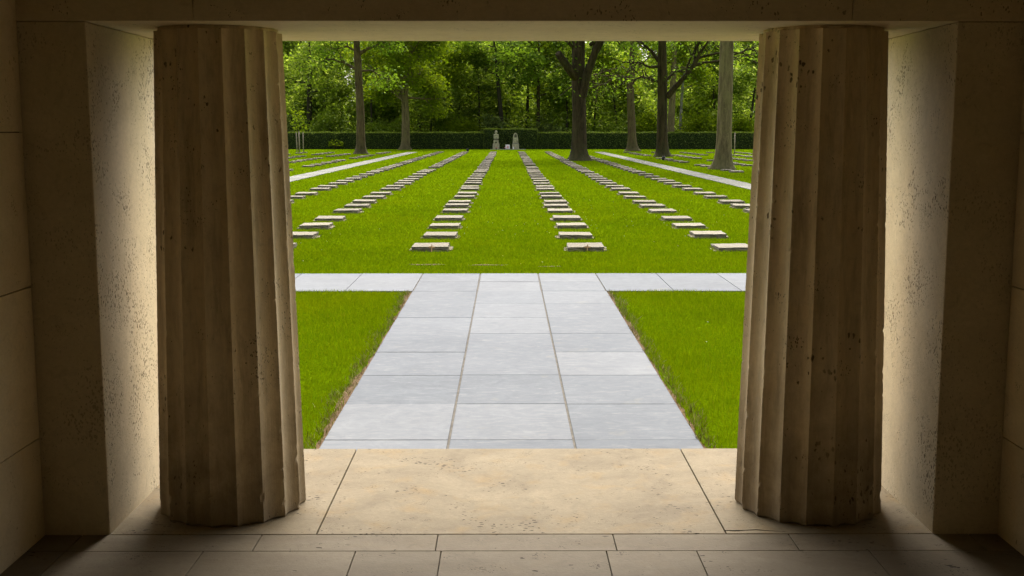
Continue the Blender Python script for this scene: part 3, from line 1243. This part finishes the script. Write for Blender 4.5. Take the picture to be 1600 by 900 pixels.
L = [(lp(2, -.9, [(903, 125), (888, 108), (877, 94), (870, 84)]), .34, False),
     (lp(2, -1.2, [(908, 150), (915, 118), (924, 92), (934, 64), (945, 30), (958, -10)]), .36, True),
     (lp(2, 1.0, [(902, 110), (898, 80), (897, 50), (890, 0)]), .34, True),
     (lp(2, 2.5, [(900, 60), (870, 40), (835, 35), (800, 45)]), .14, True),
     (lp(2, -2.0, [(920, 70), (950, 50), (985, 45)]), .12, True)]
geo = tree_geo(17, tw(2, 23), 9.0, 7.0, 14, 103, flare=.75, limbs=L, trunk_px=tpx(2, [(904, 251), (904.5, 180), (902, 125), (903, 64), (905, 0)]))
make_tree('oak_tree', (*TREEPOS[2], GZ), geo, 'bark_dark', 'leaf_a', 'thick dark tree with a sawn limb stub and forked trunk, in the grave rows', 'tree', GT, .24)

L = [(lp(3, -1.0, [(982, 128), (970, 119), (958, 122), (945, 130), (932, 134), (916, 139)]), .13, True),
     (lp(3, .8, [(980, 122), (965, 118), (950, 119), (930, 116)]), .10, True),
     (lp(3, -.6, [(990, 125), (1002, 119), (1018, 128), (1030, 128)]), .13, True),
     (lp(3, .9, [(983, 118), (972, 104), (955, 108), (935, 115), (920, 118)]), .12, True),
     (lp(3, -1, [(990, 112), (1000, 100), (1010, 90)]), .14, True)]
geo = tree_geo(15, tw(3, 13), 10.6, 5.5, 11, 104, flare=.8, lper=2, limbs=L, trunk_px=tpx(3, [(987.5, 236), (985, 180), (983, 140), (985, 110), (985, 60), (984, 0)]))
make_tree('oak_tree', (*TREEPOS[3], GZ), geo, 'bark_brown', 'leaf_a', 'spreading tree with low drooping limbs, behind the forked dark tree', 'tree', GT, .24)

L = [(lp(4, -1.5, [(1040, 152), (1054, 134), (1068, 118), (1080, 100), (1088, 82), (1096, 70), (1103, 50)]), .24, True),
     (lp(4, 1.4, [(1078, 104), (1095, 98), (1120, 95), (1140, 86), (1165, 78), (1185, 70)]), .12, True),
     (lp(4, -1.2, [(1082, 92), (1100, 87), (1125, 82), (1150, 84), (1180, 68)]), .11, True),
     (lp(4, .7, [(1028, 98), (1016, 80), (1006, 70), (998, 62)]), .16, True),
     (lp(4, -.8, [(1026, 104), (1012, 105), (995, 98), (970, 98), (950, 90)]), .11, True),
     (lp(4, .8, [(1026, 128), (1012, 122), (1000, 120), (985, 126)]), .10, True),
     (lp(4, .5, [(1040, 124), (1052, 112), (1068, 108), (1078, 104)]), .10, True)]
geo = tree_geo(16, tw(4, 17), 9.4, 6.0, 12, 105, flare=.75, lper=2, limbs=L, trunk_px=tpx(4, [(1034, 245), (1033, 180), (1032, 120), (1031, 64), (1031, 0)]))
make_tree('oak_tree', (*TREEPOS[4], GZ), geo, 'bark_dark', 'leaf_a', 'dark tree with a long limb rising to the right, right of the side path', 'tree', GT, .24)

geo = tree_geo(17, tw(5, 11.5), 8.6, 5.0, 12, 106, flare=.5)
make_tree('oak_tree', (*TREEPOS[5], GZ), geo, 'bark_pale', 'leaf_bright', 'pale trunked tree close to the hedge, half hidden behind a dark tree', 'tree', GT, .26)

geo = tree_geo(19, tw(6, 23.5), 10.5, 6.5, 15, 107, flare=.75, trunk_px=tpx(6, [(1130.5, 264), (1131, 200), (1131.5, 120), (1131.5, 64), (1132, -20)]))
make_tree('beech_tree', (*TREEPOS[6], GZ), geo, 'bark_pale', 'leaf_a', 'stout pale smooth trunked tree nearest the right column', 'tree', GT, .24)

# trees of the wood whose trunks show
GW = 'trees of the wood behind the hedge'
WOOD = [  # column, distance, width px, height, crown base, crown radius, material, leaf, label, lean px
    (487, 141, 9, 17, 7.5, 5.5, 'bark_wood', 'leaf_b', 'dark thick forked tree in the wood above the staked sapling', 0),
    (535, 147, 5.5, 15, 7, 4.5, 'bark_wood', 'leaf_b', 'slim dark tree in the wood, left of the tall straight trunk', 0),
    (583, 139, 3.6, 13, 7.5, 4, 'bark_wood', 'leaf_b', 'thin dark tree in the wood just right of the tall straight trunk', 0),
    (655, 142, 7.5, 17, 6.5, 5, 'bark_wood', 'leaf_b', 'dim thick trunk in the wood right beside the twin trunked tree', 0),
    (686, 140, 3.2, 13, 6.5, 4, 'bark_wood', 'leaf_bright', 'thin upright tree in the wood with sunny leaves around it', 0),
    (676, 137.5, 2.4, 7, 3.5, 2.2, 'bark_wood', 'leaf_b', 'short leaning sapling above the hedge, right of the twin trunked tree', -6),
    (748, 141, 3.0, 13, 6.2, 4, 'bark_wood', 'leaf_b', 'thin tree in the wood just left of the taller hedge block', 0),
    (760, 150, 6, 18, 9, 5, 'bark_wood', 'leaf_b', 'pale dim trunk high in the wood, behind the left stone monument', 0),
    (789, 138, 7.2, 18, 8.6, 5.5, 'bark_wood', 'leaf_a', 'dark leaning forked tree right above the two stone monuments', -14),
    (825, 143, 5, 15, 6, 4.5, 'bark_wood', 'leaf_bright', 'mottled slim tree above the right end of the taller hedge block', 0),
    (841, 138.5, 6, 16, 6.8, 5, 'bark_dark', 'leaf_a', 'straight dark trunk in the wood beside the step of the hedge', 0),
    (887, 140, 4, 14, 6.5, 4.5, 'bark_wood', 'leaf_b', 'thin dark tree in the wood, left of the forked dark tree', -6),
    (930, 144, 3.2, 14, 7, 4, 'bark_wood', 'leaf_b', 'thin tree in the wood, right of the forked dark tree', 0),
    (966, 142, 3.4, 12, 6.5, 3.8, 'bark_wood', 'leaf_bright', 'thin crooked tree in the wood, left of the spreading tree', -14),
    (1062, 139, 5, 17, 8, 4, 'bark_birch', 'leaf_b', 'white patched birch in the wood, right of the pale hidden trunk', 2),
    (1095, 146, 3.4, 13, 7.5, 4, 'bark_wood', 'leaf_bright', 'thin leaning tree in the wood above a bright shrub', -18),
    (508, 144, 3.0, 13, 8, 3.6, 'bark_wood', 'leaf_b', 'thin straight tree in the wood, right of the forked one', 3),
    (610, 143, 2.8, 13, 8, 3.4, 'bark_wood', 'leaf_b', 'very thin tree in the wood, left of the twin trunked tree', -3),
    (716, 144, 2.8, 13, 8, 3.4, 'bark_wood', 'leaf_bright', 'very thin tree in the wood, above the pale green shrub', 4),
    (1118, 143, 4.0, 14, 8, 3.6, 'bark_wood', 'leaf_b', 'dark tree in the wood just left of the stout pale trunk', -8),
    (1166, 139, 4.6, 12, 6, 3.6, 'bark_wood', 'leaf_b', 'crooked thin tree in the wood beside the right column', 14),
]
for i, (px, D, wpx, H, cz, cr, bk, lf, lab, ln) in enumerate(WOOD):
    geo = tree_geo(H * .9, wpx / 2 / F * D, cz * .85, cr * .9, 8, 300 + i, lean=(ln / F * D * H / 11, 0), flare=.25, per=11, seg=9, droop=.1)
    make_tree('wood_tree', (X(px, D), D, GZ), geo, bk, lf, lab, 'tree', GW, .34)

# shrubs showing above the hedge
GS = 'shrubs behind the hedge'


def shrub(px, D, w, h, lf, lab, seed, n=1800, leaf=.3):
    g = np.random.default_rng(seed)
    rr = random.Random(seed)
    root = empty('shrub', (X(px, D), D, GZ))
    tag(root, lab, 'shrub', GS)
    mb = MB()
    C = []
    for i in range(16):
        az = rr.uniform(0, 6.28)
        sp = rr.uniform(.2, 1)
        tip = np.array([math.cos(az) * w * sp, math.sin(az) * w * .8 * sp, h * rr.uniform(.6, 1.02) * (1 - .35 * sp)])
        pts = [np.array([math.cos(az) * .1, math.sin(az) * .1, 0]), tip * np.array([.35, .35, .55]), tip]
        mb.tube([tuple(p) for p in pts], [.05, .03, .01], 5, 0, None, False)
        for q in (.5, .75, 1.0):
            p = pts[1] * (1 - q) + pts[2] * q
            m = n // 48
            C.append(p + g.normal(size=(m, 3)) * np.array([.5, .5, .28]) * (w / 2.2) ** .5)
        C.append(tip * np.array([.8, .8, .35]) + g.normal(size=(n // 60, 3)) * np.array([.5, .5, .4]))
    mb.build('stem', [M['bark_wood']], root)
    V, Fq = leaves(np.concatenate(C), leaf, g)
    link('foliage', np_mesh('foliage', V, Fq), M[lf], root)


for i, a in enumerate([
    (1095, 136.5, 3.0, 4.6, 'leaf_bright', 'big bright green shrub above the hedge, left of the stout pale trunk'),
    (1155, 136.0, 1.9, 3.6, 'leaf_bright', 'light green shrub above the hedge, between stout pale trunk and right column'),
    (1012, 136.5, 1.9, 5.0, 'leaf_bright', 'sunny yellow green shrub above the hedge between the two dark trees'),
    (968, 137.0, 1.8, 3.6, 'leaf_b', 'loose green shrub above the hedge left of the spreading tree'),
    (860, 136.5, 2.2, 3.6, 'leaf_hedge', 'dark dense shrub above the hedge, just left of the forked dark tree'),
    (768, 137.0, 2.2, 4.2, 'leaf_hedge', 'dark dense shrub above the taller hedge block, behind the left monument'),
    (715, 137.0, 2.5, 4.0, 'leaf_bright', 'pale green shrub above the hedge left of the taller hedge block'),
    (600, 137.0, 2.4, 3.6, 'leaf_b', 'mid green shrub above the hedge between the straight and twin trunked trees'),
    (520, 137.0, 2.6, 4.4, 'leaf_b', 'broad mid green shrub above the hedge, left of the tall straight trunk'),
    (462, 138.0, 2.2, 4.6, 'leaf_hedge', 'dark shrub above the hedge beside the left column'),
]):
    shrub(*a, seed=500 + i)

# the wood itself: a deep mass of trees nobody could count
gw = np.random.default_rng(77)
rw = random.Random(77)
Cs, mbw = [], MB()
for i in range(104):
    D = rw.uniform(143, 200)
    x = rw.uniform(-.27, .27) * D
    H = (4.5 + (D - 140) * .19 + max(0, D - 165) * .17) * rw.uniform(.85, 1.2)
    mb_, C, _ = tree_geo(H, rw.uniform(.07, .16), rw.uniform(.25, .4) * H, rw.uniform(2.6, 4.2), 11, 900 + i, flare=.2, per=6, seg=7, droop=.12)
    b = len(mbw.v)
    mbw.v += [(a + x, c + D, z + GZ) for a, c, z in mb_.v]
    mbw.f += [tuple(b + q for q in f) for f in mb_.f]; mbw.mi += [0] * len(mb_.f); mbw.sm += mb_.sm
    Cs.append(C + np.array([x, D, GZ]))
for px, D, H in ((1160, 172, 17), (1150, 186, 20), (1178, 180, 18), (448, 172, 16), (458, 184, 19), (475, 176, 17), (600, 182, 18), (745, 184, 18), (800, 186, 19),
                 (360, 168, 15), (390, 180, 18), (415, 168, 15), (430, 190, 20), (325, 176, 17), (290, 172, 17), (250, 176, 17), (210, 170, 16),
                 (1200, 170, 16), (1225, 184, 19), (1255, 172, 16), (1290, 178, 18), (1330, 172, 17), (1370, 174, 17)):
    mb_, C, _ = tree_geo(H, .15, 3.5, 4.4, 12, int(px), flare=.2, per=9, seg=7, droop=.12)
    b = len(mbw.v)
    mbw.v += [(a + X(px, D), c + D, z + GZ) for a, c, z in mb_.v]
    mbw.f += [tuple(b + q for q in f) for f in mb_.f]; mbw.mi += [0] * len(mb_.f); mbw.sm += mb_.sm
    Cs.append(C + np.array([X(px, D), D, GZ]))
# undergrowth
n = 900
for i in range(n):
    D = (rw.uniform(138, 150), rw.uniform(150, 190), rw.uniform(195, 212))[i % 3]
    x = rw.uniform(-.27, .27) * D
    h = rw.uniform(1.2, 5.0) + (rw.uniform(0, 5) if D > 160 else 0) + (rw.uniform(0, 5) if D > 190 else 0)
    m = 80
    Cs.append(np.array([x, D, GZ + h * .55]) + gw.normal(size=(m, 3)) * np.array([1.1, .9, h * .28]))
wood_x = [(X(a[0], a[1]), a[1]) for a in WOOD]
for i in range(330):
    D = rw.uniform(136.2, 146)
    x = rw.uniform(-.26, .26) * D
    z = 1.4 + 8.5 * rw.random() ** 1.25
    if any(abs(x - a) < .9 and b > D for a, b in wood_x[::2]):
        continue
    Cs.append(np.array([x, D, GZ + z]) + gw.normal(size=(40, 3)) * np.array([1.05, .8, .34]) * rw.uniform(.7, 1.2))
C = np.concatenate(Cs)
C = C[C[:, 2] > GZ]
V, Fq = leaves(C, .40, gw)
o = link('woodland', np_mesh('woodland', V, Fq), M['leaf_b'])
kind(o, 'stuff')
tag(o, 'deep green mass of woodland behind the hedge', 'woodland')
o = mbw.build('woodland_trunks', [M['bark_wood']])
kind(o, 'stuff')
tag(o, 'many slim trunks deep inside the woodland', 'woodland')
print('woodland leaves', len(C))

# ------------------------------------------------------------------ sapling with stakes, small plants
Ds = 113.0
root = empty('sapling', (X(468, Ds), Ds, GZ))
tag(root, 'young light green sapling tied between stakes, beside the left column', 'sapling')
g = np.random.default_rng(5)
mb = MB()
mb.tube([(0, 0, -.05), (.02, 0, 1.2), (0, 0, 2.4), (.03, 0, 3.6), (-.02, 0, 4.3)], [.035, .03, .025, .015, .006], 7)
Cc = []
for i in range(14):
    z = 1.9 + i * .13
    az = i * 2.4
    l = .75 - .03 * i
    tip = (math.cos(az) * l, math.sin(az) * l, z + .35)
    mb.tube([(0, 0, z), (tip[0] * .5, tip[1] * .5, z + .15), tip], [.012, .01, .005], 5)
    for q in (.5, .8, 1):
        Cc.append(np.array([tip[0] * q, tip[1] * q, z + .35 * q]) + g.normal(size=(9, 3)) * .14)
mb.build('trunk', [M['bark_brown']], root)
V, Fq = leaves(np.concatenate(Cc), .17, g)
link('crown', np_mesh('crown', V, Fq), M['leaf_bright'], root)


def stake(px, D, h, lab, lean=0):
    mb = MB()
    mb.tube([(0, 0, -.2), (lean * .5, 0, h * .5), (lean, 0, h)], [.05, .048, .045], 8)
    mb.tube([(lean, 0, h), (lean, 0, h + .03)], [.045, .02], 8)
    tag(mb.build('wooden_stake', [M['stake']], None, (X(px, D), D, GZ)), lab, 'stake', 'wooden stakes around the young trees')


stake(465.5, 112.6, 1.86, 'left pale wooden stake of the three around the sapling', -.05)
stake(469.5, 110.5, 1.92, 'middle pale wooden stake of the three around the sapling', -.04)
stake(475.2, 114.5, 1.86, 'right pale wooden stake of the three around the sapling')
stake(1147, 103, 1.85, 'thin pale wooden stake right of the stout pale trunk')

root = empty('leafy_plant', (X(525, 130), 130.2, GZ))
tag(root, 'low light green plant sprouting in front of the dark left hedge', 'plant')
mb = MB(); Cc = []
for i in range(9):
    az = i * .7
    tip = (math.cos(az) * .7, math.sin(az) * .3, .35 + .4 * abs(math.sin(i * 1.7)))
    mb.tube([(0, 0, 0), (tip[0] * .4, tip[1] * .4, tip[2] * .7), tip], [.02, .015, .006], 5)
    Cc.append(np.array(tip) + g.normal(size=(14, 3)) * np.array([.16, .1, .1]))
mb.build('stem', [M['bark_brown']], root)
V, Fq = leaves(np.concatenate(Cc), .22, g)
link('foliage', np_mesh('foliage', V, Fq), M['leaf_bright'], root)

# ------------------------------------------------------------------ far end: two plain stone monuments, flowers
mb = MB()
mb.box(-1.9, 2.0, 128.2, 130.4, GZ - .05, GZ + .03, .01)
kind(mb.build('paved_terrace', [M['side_paving']]), 'structure')

DM = 129.3
root = empty('stone_monument', (X(775.2, DM), DM, GZ + .03))
tag(root, 'grey stone block monument with a small knob on top, left of the flowers', 'monument', 'stone monuments before the hedge')
mb = MB(); mb.box(-.36, .36, -.34, .34, 0, .62, .03); mb.build('pedestal', [M['statue']], root)
mb = MB()
mb.box(-.27, .27, -.24, .24, .62, 1.02, .06); mb.box(-.24, .24, -.21, .21, 1.0, 1.16, .04); mb.box(-.28, .28, -.23, .23, 1.14, 1.66, .08)
mb.build('body', [M['statue']], root)
mb = MB(); mb.lathe([(.10, 1.64), (.09, 1.72), (.14, 1.80), (.15, 1.90), (.11, 1.99), (.04, 2.04)], 14); mb.build('knob', [M['statue']], root)
mb = MB(); mb.box(-.23, .23, -.255, -.2, 1.02, 1.13, .02); mb.box(-.12, .12, -.27, -.2, .68, .80, .02); mb.build('recess_shade', [M['statue_dark']], root)  # dark plates on the front: shade of hollows put into colour

root = empty('stone_monument', (X(805.5, DM), DM, GZ + .03))
tag(root, 'grey stone monument with an arched top, right of the flowers', 'monument', 'stone monuments before the hedge')
mb = MB(); mb.box(-.37, .37, -.34, .34, 0, .60, .03); mb.build('pedestal', [M['statue']], root)
mb = MB(); mb.box(-.34, .34, -.31, .31, .60, .68, .02); mb.build('ledge', [M['side_paving']], root)
# arched body as a tapering extruded outline
mb = MB()
outl = [(-.31, .68), (.31, .68), (.28, 1.2)]
for i in range(0, 13):
    th = math.pi * i / 12
    outl.append((.26 * math.cos(th), 1.3 + .50 * math.sin(th)))
outl.append((-.28, 1.2))
b = len(mb.v)
n = len(outl)
for y in (-.22, .22):
    mb.v += [(x, y, z) for x, z in outl]
mb.face(range(n)); mb.face([n + i for i in reversed(range(n))])
for i in range(n):
    j = (i + 1) % n
    mb.face((i, n + i, n + j, j)[::-1])
mb.build('body', [M['statue']], root)
mb = MB()
inn = [(-.14, 1.28), (.14, 1.28)] + [(.14 * math.cos(math.pi * i / 8), 1.42 + .22 * math.sin(math.pi * i / 8)) for i in range(9)]
n = len(inn)
for y in (-.235, -.2):
    mb.v += [(x, y, z) for x, z in inn]
mb.face(range(n)); mb.face([n + i for i in reversed(range(n))])
for i in range(n):
    j = (i + 1) % n
    mb.face((i, n + i, n + j, j)[::-1])
mb.build('niche_shade', [M['statue_dark']], root)  # dark arched plate, the shade of a hollow put into colour

# flower arrangement: white cushion with pink heart of blossoms
root = empty('flower_arrangement', (X(793.3, 128.6), 128.6, GZ + .03))
tag(root, 'square white flower cushion with pink blossoms standing between the two monuments', 'flowers')
mb = MB(); mb.box(-.24, .24, -.05, .05, .02, .50, .03); o = mb.build('cushion', [M['white']], root); o.rotation_euler = (R(-8), 0, 0)
g3 = random.Random(4)
for nm, mt, nn, sx in (('pink_blossoms', 'pink', 16, .12), ('white_blossoms', 'white', 22, .22)):
    mb = MB()
    for i in range(nn):
        cx, cz = g3.uniform(-sx, sx), .27 + g3.uniform(-sx, sx)
        mb.lathe([(.012, -.02), (.034, 0), (.03, .02), (.01, .03)], 7)
        for q in range(28):
            v = mb.v[-28 + q]
            mb.v[-28 + q] = (v[0] + cx, -.085 - v[2] + g3.uniform(-.002, .002), v[1] + cz)
    mb.build(nm, [M[mt]], root)


def pot(px, D, mats, lab, nm, cat):
    root = empty(nm, (X(px, D), D, GZ + .03))
    tag(root, lab, cat)
    mb = MB(); mb.lathe([(.06, 0), (.085, .10), (.09, .13), (.075, .13)], 12); mb.build('pot', [M['statue_dark']], root)
    mb = MB()
    for i in range(9):
        a = i * 2.4
        mb.lathe([(.01, 0), (.035, .02), (.03, .05), (.01, .06)], 7, math.cos(a) * .06 * (i % 3), math.sin(a) * .06 * (i % 3))
    o = mb.build('blossoms', [M[mats]], root, (0, 0, .15))


pot(775.5, 128.4, 'red', 'small pot of red flowers before the left monument', 'flower_pot', 'flower pot')
pot(789, 128.7, 'pink', 'small pot of pink flowers left of the white flower cushion', 'flower_pot', 'flower pot')
root = empty('grave_candle', (X(802.2, 128.5), 128.5, GZ + .03))
tag(root, 'white grave candle standing by the right monument', 'candle')
mb = MB(); mb.lathe([(.055, 0), (.06, .03), (.055, .24), (.045, .26)], 12); mb.build('candle', [M['white']], root)
mb = MB(); mb.lathe([(.05, .26), (.05, .28), (.02, .31)], 12); mb.build('lid', [M['statue']], root)

# small dark vases lying in the grass
for px, py, lab in ((731, 235.6, 'small black vase on the far end of the second row left of centre'),
                    (1036.5, 249.2, 'small black vase in the grass before the dark tree with the long limb'),
                    (1169, 327.5, 'small black vase in the grass beside the right column')):
    D = DG(py, GZ + .05)
    mb = MB()
    s = 1.6 if D > 60 else .55
    mb.lathe([(.05 * s, -.02), (.085 * s, .04 * s), (.09 * s, .10 * s), (.06 * s, .15 * s), (.075 * s, .17 * s)], 12)
    tag(mb.build('grave_vase', [M['black']], None, (X(px, D), D, GZ)), lab, 'vase', 'dark vases on the graves')
